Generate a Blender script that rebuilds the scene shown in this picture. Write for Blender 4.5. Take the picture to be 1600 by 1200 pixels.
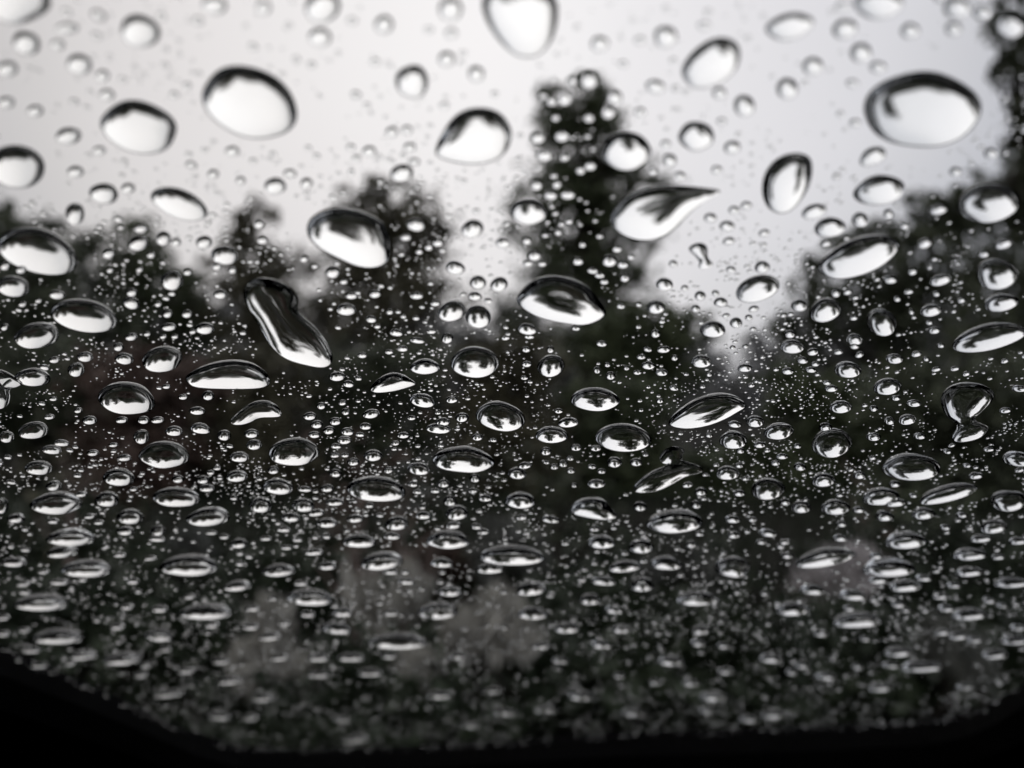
import bpy, math, random
import numpy as np
from mathutils import Vector, Matrix

R = math.radians
sc = bpy.context.scene
for o in list(bpy.data.objects):
    bpy.data.objects.remove(o)
col = sc.collection

# ------------------------------------------------------------------ camera
FPX, CX, CY = 1300.0, 800.0, 600.0          # focal length and centre, in pixels of the 1600 x 1200 photograph
EYE = Vector((0.0, 0.0, 1.25))
D0 = 0.150                                  # metres from lens to window glass along the axis
TILT = R(34.0)                              # slope of the window glass
cam_d = bpy.data.cameras.new('camera')
cam = bpy.data.objects.new('camera', cam_d)
col.objects.link(cam)
cam.location = EYE
cam.rotation_euler = (R(90), 0, 0)
cam_d.sensor_width = 36.0
cam_d.lens = 36.0 * FPX / 1600.0
cam_d.clip_start = 0.005
cam_d.clip_end = 2000.0
cam_d.dof.use_dof = True
cam_d.dof.focus_distance = D0 * 1.05
cam_d.dof.aperture_fstop = 11.0
sc.camera = cam

# ------------------------------------------------------------------ sky: even overcast, brighter overhead
SUN_EL, SUN_AZ = 26.0, -2.0                # degrees; azimuth measured from +Y towards +X
to_sun = Vector((math.sin(R(SUN_AZ)) * math.cos(R(SUN_EL)), math.cos(R(SUN_AZ)) * math.cos(R(SUN_EL)), math.sin(R(SUN_EL))))
world = bpy.data.worlds.new('World')
sc.world = world
world.use_nodes = True
wt = world.node_tree
wt.nodes.clear()
def wn(t, **kw):
    n = wt.nodes.new(t)
    for k, v in kw.items():
        setattr(n, k, v)
    return n
wl = wt.links.new
sky = wn('ShaderNodeTexSky', sky_type='NISHITA', sun_disc=False)
sky.sun_elevation = R(SUN_EL)
sky.sun_rotation = R(SUN_AZ)
sky.air_density, sky.dust_density, sky.ozone_density = 1.0, 2.0, 1.0
hsv = wn('ShaderNodeHueSaturation')
hsv.inputs['Saturation'].default_value = 0.3
wl(sky.outputs[0], hsv.inputs['Color'])
tc = wn('ShaderNodeTexCoord')
dot = wn('ShaderNodeVectorMath', operation='DOT_PRODUCT')      # cloud is thinner to the eye towards the hidden sun
dot.inputs[1].default_value = to_sun
wl(tc.outputs['Generated'], dot.inputs[0])
noi = wn('ShaderNodeTexNoise')
noi.inputs['Scale'].default_value = 2.2
noi.inputs['Detail'].default_value = 3.0
noi.inputs['Roughness'].default_value = 0.45
wl(tc.outputs['Generated'], noi.inputs['Vector'])
nm = wn('ShaderNodeMath', operation='MULTIPLY_ADD')
nm.inputs[1].default_value, nm.inputs[2].default_value = 0.09, -0.045
wl(noi.outputs['Fac'], nm.inputs[0])
na = wn('ShaderNodeMath', operation='ADD')
wl(dot.outputs['Value'], na.inputs[0])
wl(nm.outputs[0], na.inputs[1])
cr = wn('ShaderNodeValToRGB')
els = cr.color_ramp.elements
els[0].position, els[0].color = 0.0, (5.0, 5.0, 5.2, 1)
els[1].position, els[1].color = 1.0, (8.9, 8.75, 8.75, 1)
for p_, c_ in ((0.70, (5.2, 5.2, 5.4, 1)), (0.845, (5.7, 5.7, 5.9, 1)), (0.885, (6.9, 6.8, 6.85, 1)), (0.915, (7.75, 7.6, 7.65, 1)), (0.965, (8.5, 8.3, 8.3, 1))):
    e_ = els.new(p_); e_.color = c_
wl(na.outputs[0], cr.inputs[0])
mix = wn('ShaderNodeMix', data_type='RGBA')
mix.inputs['Factor'].default_value = 0.96   # cloud cover over the clear sky
wl(hsv.outputs[0], mix.inputs[6])
sx = wn('ShaderNodeSeparateXYZ')             # the cloud is a little warmer on one side, cooler on the other
wl(tc.outputs['Generated'], sx.inputs[0])
tf_ = wn('ShaderNodeMapRange')
tf_.inputs['From Min'].default_value, tf_.inputs['From Max'].default_value = -0.7, 0.7
wl(sx.outputs['X'], tf_.inputs['Value'])
tint = wn('ShaderNodeMix', data_type='RGBA')
tint.inputs[6].default_value, tint.inputs[7].default_value = (1.0, 0.95, 0.935, 1), (0.97, 0.975, 1.05, 1)
wl(tf_.outputs[0], tint.inputs['Factor'])
tm = wn('ShaderNodeMix', data_type='RGBA', blend_type='MULTIPLY')
tm.inputs['Factor'].default_value = 1.0
wl(cr.outputs[0], tm.inputs[6])
wl(tint.outputs[2], tm.inputs[7])
wl(tm.outputs[2], mix.inputs[7])
bg = wn('ShaderNodeBackground')
bg.inputs['Strength'].default_value = 0.10
wl(mix.outputs[2], bg.inputs['Color'])
wo = wn('ShaderNodeOutputWorld')
wl(bg.outputs[0], wo.inputs['Surface'])

sun_d = bpy.data.lights.new('sun', 'SUN')
sun_d.energy = 0.5
sun_d.angle = R(120)
sun_d.color = (1.0, 0.96, 0.92)
sun = bpy.data.objects.new('sun', sun_d)
col.objects.link(sun)
sun.rotation_euler = to_sun.to_track_quat('Z', 'Y').to_euler()

vs = sc.view_settings
vs.view_transform = 'Standard'
vs.look = 'None'
vs.exposure = 0.0
vs.gamma = 1.0
vs.use_curve_mapping = False
cy = sc.cycles
cy.max_bounces = 9
cy.transmission_bounces = 10
cy.transparent_max_bounces = 24
cy.diffuse_bounces = 1
cy.glossy_bounces = 5
cy.use_denoising = True
cy.use_adaptive_sampling = True
cy.adaptive_threshold = 0.02
cy.caustics_refractive = True
cy.caustics_reflective = True
cy.blur_glossy = 0.0

# ------------------------------------------------------------------ helpers
def mat_principled(name, rgb, rough=0.6, spec=0.3, var=0.0, scale=4.0, bump=0.0):
    m = bpy.data.materials.new(name)
    m.use_nodes = True
    nt = m.node_tree
    b = nt.nodes['Principled BSDF']
    b.inputs['Roughness'].default_value = rough
    b.inputs['Specular IOR Level'].default_value = spec
    b.inputs['Base Color'].default_value = (*rgb, 1)
    if var > 0 or bump > 0:
        t = nt.nodes.new('ShaderNodeTexCoord')
        n = nt.nodes.new('ShaderNodeTexNoise')
        n.inputs['Scale'].default_value = scale
        n.inputs['Detail'].default_value = 5
        nt.links.new(t.outputs['Object'], n.inputs['Vector'])
        if var > 0:
            r = nt.nodes.new('ShaderNodeValToRGB')
            r.color_ramp.elements[0].position, r.color_ramp.elements[1].position = 0.3, 0.7
            r.color_ramp.elements[0].color = (*[c * (1 - var) for c in rgb], 1)
            r.color_ramp.elements[1].color = (*[c * (1 + var) for c in rgb], 1)
            nt.links.new(n.outputs['Fac'], r.inputs[0])
            nt.links.new(r.outputs[0], b.inputs['Base Color'])
        if bump > 0:
            bp = nt.nodes.new('ShaderNodeBump')
            bp.inputs['Strength'].default_value = bump
            bp.inputs['Distance'].default_value = 0.02
            nt.links.new(n.outputs['Fac'], bp.inputs['Height'])
            nt.links.new(bp.outputs[0], b.inputs['Normal'])
    return m

def mesh_obj(name, verts, faces, mat, parent=None, smooth=False, loc=None):
    me = bpy.data.meshes.new(name)
    me.from_pydata(verts, [], faces)
    if smooth:
        me.polygons.foreach_set('use_smooth', [True] * len(me.polygons))
    me.update()
    me.materials.append(mat)
    o = bpy.data.objects.new(name, me)
    col.objects.link(o)
    if parent is not None:
        o.parent = parent
    if loc is not None:
        o.location = loc
    return o

def empty(name, loc=(0, 0, 0)):
    o = bpy.data.objects.new(name, None)
    col.objects.link(o)
    o.location = loc
    return o

def tag(o, label=None, cat=None, group=None, kind=None):
    for k, v in (('label', label), ('category', cat), ('group', group), ('kind', kind)):
        if v:
            o[k] = v
    return o

def at(x, y, d):
    """world point seen at pixel x, y of the photograph, d metres in front of the camera"""
    return Vector(((x - CX) / FPX * d, d, EYE.z + (CY - y) / FPX * d))

# ------------------------------------------------------------------ the car: window, trim, cabin, bonnet
# window plane: origin on the camera axis, U to the right, V up the slope (towards the viewer), N outwards
PO = Vector((0.0, D0, EYE.z))
PU = Vector((1, 0, 0))
PV = Vector((0, -math.cos(TILT), math.sin(TILT)))
PN = Vector((0, math.sin(TILT), math.cos(TILT)))
def px_to_uv(x, y):
    d = Vector(((x - CX) / FPX, 1.0, (CY - y) / FPX))
    t = (PO - EYE).dot(PN) / d.dot(PN)
    p = EYE + d * t - PO
    return p.dot(PU), p.dot(PV)
def uvn(u, v, n=0.0):
    return PO + PU * u + PV * v + PN * n
def alpha_at(y):
    return TILT - math.atan((y - CY) / FPX)

car = empty('car', (0, 0.3, 0))
tag(car, 'dark car whose rain-spotted window fills the view, black trim along its lower edge', 'car')
def in_car(name, verts, faces, mat, smooth=False):
    o = mesh_obj(name, [Vector(v) - car.location for v in verts], faces, mat, car, smooth)
    return o

glass = bpy.data.materials.new('clear_window_glass')
glass.use_nodes = True
gt = glass.node_tree
gt.nodes.clear()
gb = gt.nodes.new('ShaderNodeBsdfTransparent')
gb.inputs['Color'].default_value = (0.955, 0.965, 0.96, 1)
go = gt.nodes.new('ShaderNodeOutputMaterial')
gt.links.new(gb.outputs[0], go.inputs['Surface'])
black_trim = mat_principled('black_window_trim', (0.003, 0.003, 0.0032), 0.8, 0.08, 0.3, 60)
cabin_mat = mat_principled('black_cabin_lining', (0.010, 0.010, 0.011), 0.9, 0.1, 0.3, 20)

# opening of the window, in window coordinates; its lower corners are the ones in view
low = [px_to_uv(*p) for p in ((-260, 905), (0, 1000), (130, 1056), (240, 1107), (310, 1143), (380, 1168), (470, 1176), (640, 1170), (800, 1158), (950, 1147), (1100, 1143), (1300, 1136), (1440, 1127), (1500, 1113), (1545, 1090), (1600, 1048), (1760, 925))]
umin, umax = min(p[0] for p in low), max(p[0] for p in low)
vtop = px_to_uv(800, -330)[1]
opening = low + [(umax + 0.005, 0.0), (umax - 0.02, vtop * 0.8), (umax - 0.10, vtop), (umin + 0.10, vtop), (umin + 0.02, vtop * 0.8), (umin - 0.005, 0.0)]
# pane: a clear slab a little larger than the opening (4 mm thick, outer face at n = 0)
cu = sum(p[0] for p in opening) / len(opening)
cv = sum(p[1] for p in opening) / len(opening)
def grow(p, d):
    w = Vector((p[0] - cu, p[1] - cv))
    w = w * (1 + d / w.length)
    return cu + w.x, cv + w.y
pane_o = [grow(p, 0.012) for p in opening]
n = len(pane_o)
pv = [uvn(u, v, 0.0) for u, v in pane_o] + [uvn(u, v, -0.004) for u, v in pane_o]
in_car('window_pane', pv, [tuple(range(n)), tuple(range(2 * n - 1, n - 1, -1))] + [(i, i + n, (i + 1) % n + n, (i + 1) % n) for i in range(n)][::1], glass)
# trim: rounded black rail that follows the opening on the inside and laps the pane's edge
prof = [(0.0, -0.0045), (0.0, -0.010), (0.006, -0.018), (0.03, -0.024), (0.16, -0.034), (0.16, 0.004), (0.0145, 0.004), (0.0145, -0.0045)]
tv, tf = [], []
for p in opening:
    for (d, h) in prof:
        u, v = grow(p, d)
        tv.append(uvn(u, v, h))
k = len(prof)
for i in range(n):
    j = (i + 1) % n
    for a in range(k):
        b = (a + 1) % k
        tf.append((i * k + a, j * k + a, j * k + b, i * k + b))
in_car('window_trim', tv, tf, black_trim)
# cabin lining: from the outer edge of the trim back over the seats
outer = [grow(p, 0.159) for p in opening]
cvv = [uvn(u, v, -0.030) for u, v in outer]
cvb = []
for p in cvv:
    q = Vector((p.x * 1.9, -1.3 + 0.1 * p.y, 1.12 + (p.z - 1.12) * 1.5))
    cvb.append(q)
mid = [a.lerp(b, 0.45) + Vector((a.x * 0.5, 0, (a.z - 1.15) * 0.45)) for a, b in zip(cvv, cvb)]
cvs = cvv + mid + cvb
cf = []
for r in range(2):
    for i in range(n):
        j = (i + 1) % n
        cf.append((r * n + i, r * n + j, (r + 1) * n + j, (r + 1) * n + i))
cf.append(tuple(2 * n + i for i in range(n)))
in_car('cabin_lining', cvs, cf, cabin_mat, True)

# ------------------------------------------------------------------ ground
rng = np.random.default_rng(7)
soil = mat_principled('dark_wet_soil', (0.016, 0.015, 0.012), 0.95, 0.1, 0.6, 0.9, 0.4)
gn = 60
gx = np.concatenate([-np.geomspace(600, 0.6, gn // 2), np.geomspace(0.6, 600, gn // 2)])
gy = np.concatenate([-np.geomspace(600, 0.6, gn // 2), np.geomspace(0.6, 600, gn // 2)])
gv, gf = [], []
for y in gy:
    for x in gx:
        r = math.hypot(x, y)
        gv.append((x, y, 0.05 * math.sin(x * 1.3) * math.cos(y * 0.9) * min(1, max(0, (r - 2) / 6)) + min(2.0, max(0.0, (y - 26) * 0.03))))
for j in range(gn - 1):
    for i in range(gn - 1):
        a = j * gn + i
        gf.append((a, a + 1, a + gn + 1, a + gn))
tag(mesh_obj('ground', gv, gf, soil, smooth=True), kind='structure')

# ------------------------------------------------------------------ trees, shrubs, saplings
def leaf_mat(name, a, b, rough=0.5):
    m = bpy.data.materials.new(name)
    m.use_nodes = True
    nt = m.node_tree
    p = nt.nodes['Principled BSDF']
    p.inputs['Roughness'].default_value = rough
    p.inputs['Specular IOR Level'].default_value = 0.3
    t = nt.nodes.new('ShaderNodeTexCoord')
    nz = nt.nodes.new('ShaderNodeTexNoise')
    nz.inputs['Scale'].default_value = 1.6
    nz.inputs['Detail'].default_value = 6
    r = nt.nodes.new('ShaderNodeValToRGB')
    r.color_ramp.elements[0].position, r.color_ramp.elements[1].position = 0.35, 0.68
    r.color_ramp.elements[0].color, r.color_ramp.elements[1].color = (*a, 1), (*b, 1)
    nt.links.new(t.outputs['Object'], nz.inputs['Vector'])
    nt.links.new(nz.outputs['Fac'], r.inputs[0])
    nt.links.new(r.outputs[0], p.inputs['Base Color'])
    return m
LM = {
    'blossom': leaf_mat('pinkish_white_blossom', (0.50, 0.46, 0.45), (0.75, 0.72, 0.73)),
    'deep': leaf_mat('darkest_green_leaf', (0.016, 0.024, 0.013), (0.044, 0.060, 0.032)),  # darkest green foliage, for low shrubs and grass
    'haze_tinted': leaf_mat('haze_tinted_leaf', (0.17, 0.172, 0.168), (0.36, 0.362, 0.36)),  # rain haze before the far trees, put into their leaf colour
    'dark': leaf_mat('dark_evergreen_leaf', (0.055, 0.066, 0.040), (0.115, 0.130, 0.080)),
    'green': leaf_mat('deep_green_leaf', (0.056, 0.072, 0.036), (0.125, 0.148, 0.078)),
    'olive': leaf_mat('olive_brown_leaf', (0.070, 0.066, 0.040), (0.145, 0.134, 0.085)),
    'pale': leaf_mat('pale_silvery_leaf', (0.34, 0.33, 0.29), (0.62, 0.60, 0.54)),
    'russet': leaf_mat('russet_leaf', (0.075, 0.050, 0.038), (0.15, 0.103, 0.082)),
    'grey': leaf_mat('grey_green_leaf', (0.10, 0.105, 0.092), (0.22, 0.225, 0.205)),
}
bark = mat_principled('dark_bark', (0.035, 0.029, 0.024), 0.9, 0.1, 0.4, 9, 0.5)
pale_bark = mat_principled('pale_pinkish_bark', (0.21, 0.17, 0.15), 0.85, 0.15, 0.35, 12, 0.4)

def leaf_verts(cent, size, droop=0.0, wide=0.27):
    n_ = len(cent)
    d = rng.normal(size=(n_, 3)); d[:, 2] = d[:, 2] * 0.7 - droop
    d /= np.linalg.norm(d, axis=1)[:, None]
    s = rng.normal(size=(n_, 3))
    s -= (s * d).sum(1)[:, None] * d
    s /= np.linalg.norm(s, axis=1)[:, None]
    nn = np.cross(d, s)
    L = (size * rng.uniform(0.6, 1.4, n_))[:, None]
    a = cent - d * L * 0.5
    b = cent + s * L * wide + nn * L * 0.08
    c = cent + d * L * 0.5
    e = cent - s * L * wide + nn * L * 0.08
    return np.stack([a, b, c, e], 1).reshape(-1, 3)

def leaves_obj(name, cent, size, mat, parent, droop=0.0, wide=0.27):
    v = leaf_verts(cent, size, droop, wide)
    m_ = len(cent)
    me = bpy.data.meshes.new(name)
    me.vertices.add(len(v))
    me.vertices.foreach_set('co', v.astype(np.float32).ravel())
    idx = np.arange(m_) * 4
    tri = np.stack([idx, idx + 1, idx + 2, idx, idx + 2, idx + 3], 1).ravel()
    me.loops.add(len(tri))
    me.loops.foreach_set('vertex_index', tri.astype(np.int32))
    me.polygons.add(m_ * 2)
    me.polygons.foreach_set('loop_start', (np.arange(m_ * 2) * 3).astype(np.int32))
    me.update(calc_edges=True)
    me.materials.append(mat)
    o = bpy.data.objects.new(name, me)
    col.objects.link(o)
    o.parent = parent
    return o

def tube(pts, rads, seg=7):
    v, f = [], []
    for i, (p, r) in enumerate(zip(pts, rads)):
        a = pts[max(i - 1, 0)]; b = pts[min(i + 1, len(pts) - 1)]
        t = (b - a).normalized()
        x = t.orthogonal().normalized(); y = t.cross(x)
        for k_ in range(seg):
            an = 2 * math.pi * k_ / seg
            v.append(p + (x * math.cos(an) + y * math.sin(an)) * r)
    for i in range(len(pts) - 1):
        for k_ in range(seg):
            f.append((i * seg + k_, i * seg + (k_ + 1) % seg, (i + 1) * seg + (k_ + 1) % seg, (i + 1) * seg + k_))
    f.append(tuple(range(seg))[::-1]); f.append(tuple((len(pts) - 1) * seg + k_ for k_ in range(seg)))
    return v, f

def wobble(a, b, steps, amt):
    pts = []
    for i in range(steps + 1):
        t = i / steps
        p = a.lerp(b, t)
        w = amt * math.sin(math.pi * t)
        pts.append(p + Vector(rng.normal(size=3)) * w)
    return pts

def make_tree(name, label, group, blobs, d, leaf, size, count, wood=bark, trunk_r=0.14, stems=1, droop=0.0, cl=0.30, cat='tree', spread=0.9, wide=0.27):
    """blobs: (x, y, rx, ry) ellipsoids of foliage as the photograph shows them, at d metres"""
    B = []
    for b in blobs:
        dd = d * (1 + rng.uniform(-0.04, 0.04))
        B.append((at(b[0], b[1], dd), b[2] / FPX * dd, b[3] / FPX * dd))
    bx = sum(b[0].x * b[1] for b in B) / sum(b[1] for b in B)
    gz = min(2.0, max(0.0, (d - 26) * 0.03))
    root = empty(name, (bx, d, gz))
    tag(root, label, cat, group)
    o3 = np.array(root.location)
    area = sum(b[1] * b[2] for b in B)
    cents = []
    for c, rx, rz in B:
        k_ = max(6, int(count * rx * rz / area))
        ncl = max(9, k_ // 30)
        u = rng.normal(size=(ncl, 3)); u /= np.linalg.norm(u, axis=1)[:, None]
        rr = rng.uniform(0.05, 1.0, ncl)[:, None] ** 0.45
        cc = u * rr
        pick = rng.integers(0, ncl, k_)
        p = cc[pick] + rng.normal(size=(k_, 3)) * cl * rng.uniform(0.5, 1.2, ncl)[pick][:, None] * 0.6
        p = p * np.array([rx, rx * spread, rz]) + np.array(c)
        cents.append(p)
    cents = np.concatenate(cents)
    cents[:, 2] = np.maximum(cents[:, 2], gz + 0.03)
    leaves_obj('crown', cents - o3, size, leaf, root, droop, wide)
    # trunk and limbs
    tv_, tf_ = [], []
    top = max(B, key=lambda b: b[0].z)
    for s_ in range(stems):
        a = Vector((rng.normal() * 0.15 * (stems > 1), rng.normal() * 0.1 * (stems > 1), -0.1))
        tgt = B[rng.integers(0, len(B))] if (stems > 1 and s_) else top
        e = tgt[0] - root.location
        pts = wobble(a, e, 9, 0.05 * e.length ** 0.5)
        v, f = tube(pts, [trunk_r * (1 - 0.88 * i / 9) for i in range(10)], 8)
        o_ = len(tv_); tv_ += v; tf_ += [tuple(i + o_ for i in q) for q in f]
        for c, rx, rz in B:
            i0 = int(rng.integers(3, 7))
            for w in range(2):
                en = c - root.location + Vector(rng.normal(size=3)) * rx * 0.35
                lp = wobble(pts[i0], en, 5, 0.10 * rx)
                v, f = tube(lp, [trunk_r * 0.42 * (1 - 0.85 * i / 5) for i in range(6)], 6)
                o_ = len(tv_); tv_ += v; tf_ += [tuple(i + o_ for i in q) for q in f]
    mesh_obj('trunk', tv_, tf_, wood, root, True)
    return root

TR = 'trees beyond the window'
make_tree('tall_tree', 'tallest dark tree with a narrow blunt top, standing up into the sky mid-picture', TR,
    [(866, 150, 28, 30), (934, 150, 28, 30), (858, 200, 30, 36), (950, 205, 30, 36), (900, 140, 40, 28), (885, 185, 50, 46), (930, 190, 44, 46), (895, 205, 62, 45), (905, 255, 84, 45), (960, 272, 74, 36), (1010, 300, 52, 32), (860, 300, 76, 42), (920, 330, 92, 52), (985, 350, 56, 46), (845, 360, 50, 46), (900, 410, 105, 60), (960, 430, 62, 50), (890, 490, 110, 70)],
    20.0, LM['green'], 0.20, 10800, trunk_r=0.24)
make_tree('round_tree', 'round-topped dark tree next to the tall one, past the large slanted raindrop', TR,
    [(615, 330, 72, 48), (570, 320, 50, 36), (665, 370, 55, 50), (600, 400, 95, 65), (545, 420, 50, 50), (660, 450, 80, 60), (590, 500, 110, 70)],
    18.0, LM['olive'], 0.19, 5800, trunk_r=0.2)
make_tree('slender_tree', 'small dark tree with a pointed crown between two gaps of sky', TR,
    [(400, 360, 42, 42), (385, 410, 60, 50), (430, 440, 62, 55), (380, 480, 75, 60), (450, 510, 70, 60)],
    17.0, LM['olive'], 0.17, 4500, trunk_r=0.15)
make_tree('spreading_tree', 'broad dark tree at the left edge with a low flat top', TR,
    [(20, 365, 70, 48), (-60, 380, 90, 60), (100, 390, 65, 42), (40, 430, 110, 60), (150, 420, 60, 52), (90, 490, 120, 70), (-50, 480, 110, 80)],
    16.0, LM['dark'], 0.18, 6300, trunk_r=0.2)
make_tree('low_tree', 'low dark tree under the open sky between the left-hand crowns', TR,
    [(225, 385, 50, 48), (250, 440, 70, 50), (200, 450, 60, 50), (300, 470, 60, 48), (260, 520, 100, 60)],
    19.0, LM['green'], 0.19, 4600, trunk_r=0.16)
make_tree('bushy_tree', 'bushy green tree in front of the tall one, below its right flank', TR,
    [(1060, 520, 50, 36), (1010, 520, 60, 46), (960, 560, 80, 60), (1040, 585, 60, 46)],
    13.0, LM['green'], 0.15, 5000, trunk_r=0.12)
make_tree('leafy_tree', 'dark leafy tree rising beyond the pale gap, right of the bright sky', TR,
    [(1440, 345, 70, 40), (1380, 385, 70, 45), (1320, 400, 44, 40), (1265, 440, 36, 50), (1262, 520, 52, 56), (1262, 590, 48, 50), (1510, 345, 70, 50), (1460, 420, 105, 60), (1350, 470, 80, 60), (1290, 500, 52, 52), (1430, 520, 120, 70)],
    17.0, LM['dark'], 0.18, 8200, trunk_r=0.2)
make_tree('overhanging_tree', 'dark tree at the right edge with branches hanging high into the sky', TR,
    [(1585, 25, 40, 42), (1578, 110, 26, 34), (1610, 90, 42, 40), (1590, 200, 36, 50), (1530, 310, 50, 36), (1640, 180, 50, 60), (1605, 270, 34, 40), (1560, 330, 55, 45), (1650, 330, 80, 80), (1580, 420, 80, 70), (1700, 60, 90, 90), (1720, 220, 100, 100), (1600, 520, 110, 80)],
    11.0, LM['dark'], 0.14, 8500, trunk_r=0.16, cl=0.42)
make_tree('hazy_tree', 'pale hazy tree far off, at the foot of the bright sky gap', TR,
    [(1130, 590, 70, 44), (1185, 560, 44, 48), (1080, 630, 80, 50), (1170, 640, 90, 50), (1215, 610, 50, 50)], 30.0, LM['haze_tinted'], 0.32, 2600, trunk_r=0.14)
# the wood further off, one mass closing the gaps between the trunks, haze painted into its leaves
fx, fp = [], []
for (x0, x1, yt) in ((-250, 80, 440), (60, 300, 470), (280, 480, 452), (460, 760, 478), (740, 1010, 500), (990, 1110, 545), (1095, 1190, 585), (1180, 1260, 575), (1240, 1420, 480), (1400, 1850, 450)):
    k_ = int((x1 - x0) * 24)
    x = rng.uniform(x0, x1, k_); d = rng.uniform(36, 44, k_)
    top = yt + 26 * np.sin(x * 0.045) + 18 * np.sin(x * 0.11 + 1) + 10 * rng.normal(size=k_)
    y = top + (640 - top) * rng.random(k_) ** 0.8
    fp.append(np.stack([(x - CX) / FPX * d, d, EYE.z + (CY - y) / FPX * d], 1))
wood = leaves_obj('treeline', np.concatenate(fp), 0.42, LM['haze_tinted'], None)
tag(wood, 'hazy distant wood closing the gaps between the nearer trees', 'wood', kind='stuff')
# low dark trees and bushes that close the view under the crowns
HB = 'bushes beyond the window'
bushes = [
    ('dense_bush', 'dense dark bush at the left edge below the flat-topped tree', [(60, 600, 130, 70), (-40, 640, 120, 90), (120, 680, 110, 80)], 10.0, 'dark', 6000),
    ('dense_bush', 'dark russet-tinged bush below the low tree on the left', [(230, 600, 110, 60), (230, 700, 100, 80), (190, 760, 90, 70)], 9.0, 'russet', 5200),
    ('dense_bush', 'dark olive bush below the pointed tree', [(400, 600, 100, 60), (390, 690, 100, 80), (440, 760, 90, 60)], 10.0, 'olive', 5200),
    ('dense_bush', 'dark bush below the round-topped tree', [(600, 590, 120, 60), (580, 680, 110, 80), (640, 760, 100, 60)], 10.5, 'dark', 5600),
    ('dense_bush', 'olive bush mid-picture under the tall tree', [(790, 580, 90, 60), (790, 670, 100, 70), (820, 760, 90, 60)], 9.5, 'olive', 5000),
    ('dense_bush', 'dark green bush below the bushy tree', [(960, 650, 100, 56), (980, 720, 110, 70), (940, 780, 80, 50)], 10.0, 'green', 5200),
    ('dense_bush', 'dark bush under the pale gap between the trees', [(1150, 735, 90, 50), (1130, 780, 100, 60), (1210, 760, 80, 56)], 9.5, 'green', 5000),
    ('dense_bush', 'green bush under the leafy tree on the right', [(1280, 620, 90, 56), (1330, 680, 110, 80), (1290, 760, 100, 60)], 10.0, 'green', 5200),
    ('dense_bush', 'dark bush at the right edge under the overhanging tree', [(1480, 620, 110, 70), (1560, 690, 120, 80), (1500, 760, 110, 70), (1640, 640, 90, 90)], 9.0, 'dark', 6000),
]
for nm, lb, bl, d, mk, ct in bushes:
    make_tree(nm, lb, HB, bl, d, LM[mk], 0.13, ct, trunk_r=0.04, stems=4, cat='bush')
# low dark shrub closing off the ground
UG = 'low dark shrubs by the car'
k_ = 0
for lb, x, y, rx, ry, d, mk in (
    ('low dark shrub in the lower left, just past the slanting trim', 150, 960, 190, 90, 3.4, 'dark'),
    ('low dark shrub behind the silvery shrub low on the left', 400, 900, 190, 90, 4.6, 'green'),
    ('low dark shrub behind the pinkish stem', 620, 880, 170, 80, 5.2, 'olive'),
    ('low dark shrub in the lower middle of the window', 900, 1010, 210, 100, 3.2, 'dark'),
    ('low dark shrub mid-window, in front of the dark green bush', 980, 890, 190, 80, 5.0, 'green'),
    ('low dark shrub in front of the pale flowering shrub', 1230, 1020, 200, 90, 3.1, 'green'),
    ('low dark shrub right of the flowering shrub', 1480, 900, 190, 90, 4.6, 'dark'),
    ('low dark shrub in the lower right corner, above the trim', 1560, 1040, 190, 80, 3.3, 'dark'),
    ('low dark shrub at the foot of the window, left of its middle', 560, 1090, 220, 80, 2.7, 'green'),
    ('low dark shrub at the left edge below the dense bush', 40, 840, 170, 80, 5.4, 'green')):
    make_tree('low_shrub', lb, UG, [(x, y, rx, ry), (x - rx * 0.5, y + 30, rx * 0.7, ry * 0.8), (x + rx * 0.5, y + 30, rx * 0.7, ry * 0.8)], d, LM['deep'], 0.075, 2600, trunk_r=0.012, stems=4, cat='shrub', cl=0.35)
# pale shrubs and plants close to the car
PB = 'shrubs close to the car'
pales = [
    ('pale_shrub', 'pale silvery shrub low on the left, beside the car', [(420, 985, 46, 34), (400, 1030, 60, 40), (455, 1060, 42, 40)], 2.6, 'pale', 700, 0.05),
    ('pale_shrub', 'pale leaning shrub low in the middle, beyond the trim', [(770, 955, 52, 34), (715, 1000, 46, 36), (800, 1000, 52, 40), (655, 1040, 40, 30)], 2.7, 'pale', 800, 0.05),
    ('pale_shrub', 'pale shrub between the two pinkish stems', [(600, 950, 50, 30), (560, 930, 32, 44), (640, 920, 38, 50)], 3.2, 'pale', 500, 0.05),
    ('grey_shrub', 'yellow-grey shrub under the olive bush mid-picture', [(790, 840, 42, 48), (830, 880, 40, 40), (760, 900, 34, 40)], 4.5, 'grey', 700, 0.07),
    ('pale_shrub', 'pale flowering shrub low on the right', [(1310, 900, 60, 34), (1280, 935, 62, 38), (1345, 880, 44, 30)], 3.6, 'blossom', 1500, 0.05),
    ('grey_shrub', 'grey shrub near the right end of the trim', [(1480, 1005, 52, 30), (1520, 1040, 50, 28)], 2.7, 'grey', 420, 0.05),
    ('grey_shrub', 'grey shrub behind the forked raindrop', [(1060, 860, 52, 40), (1010, 900, 46, 36), (1100, 900, 50, 34)], 4.4, 'grey', 420, 0.07),
    ('brown_shrub', 'brownish shrub in the lower middle, left of the yellow-grey one', [(690, 870, 60, 50), (660, 920, 50, 40), (720, 920, 50, 40)], 4.8, 'russet', 700, 0.06),
    ('brown_shrub', 'brownish shrub beyond the pinkish stem', [(520, 860, 60, 50), (560, 890, 50, 40), (480, 900, 50, 40)], 4.9, 'russet', 700, 0.06),
    ('grey_shrub', 'grey shrub below the russet bush on the left', [(300, 850, 46, 30), (330, 900, 40, 30), (270, 890, 36, 30)], 4.4, 'grey', 300, 0.07),
]
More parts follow.
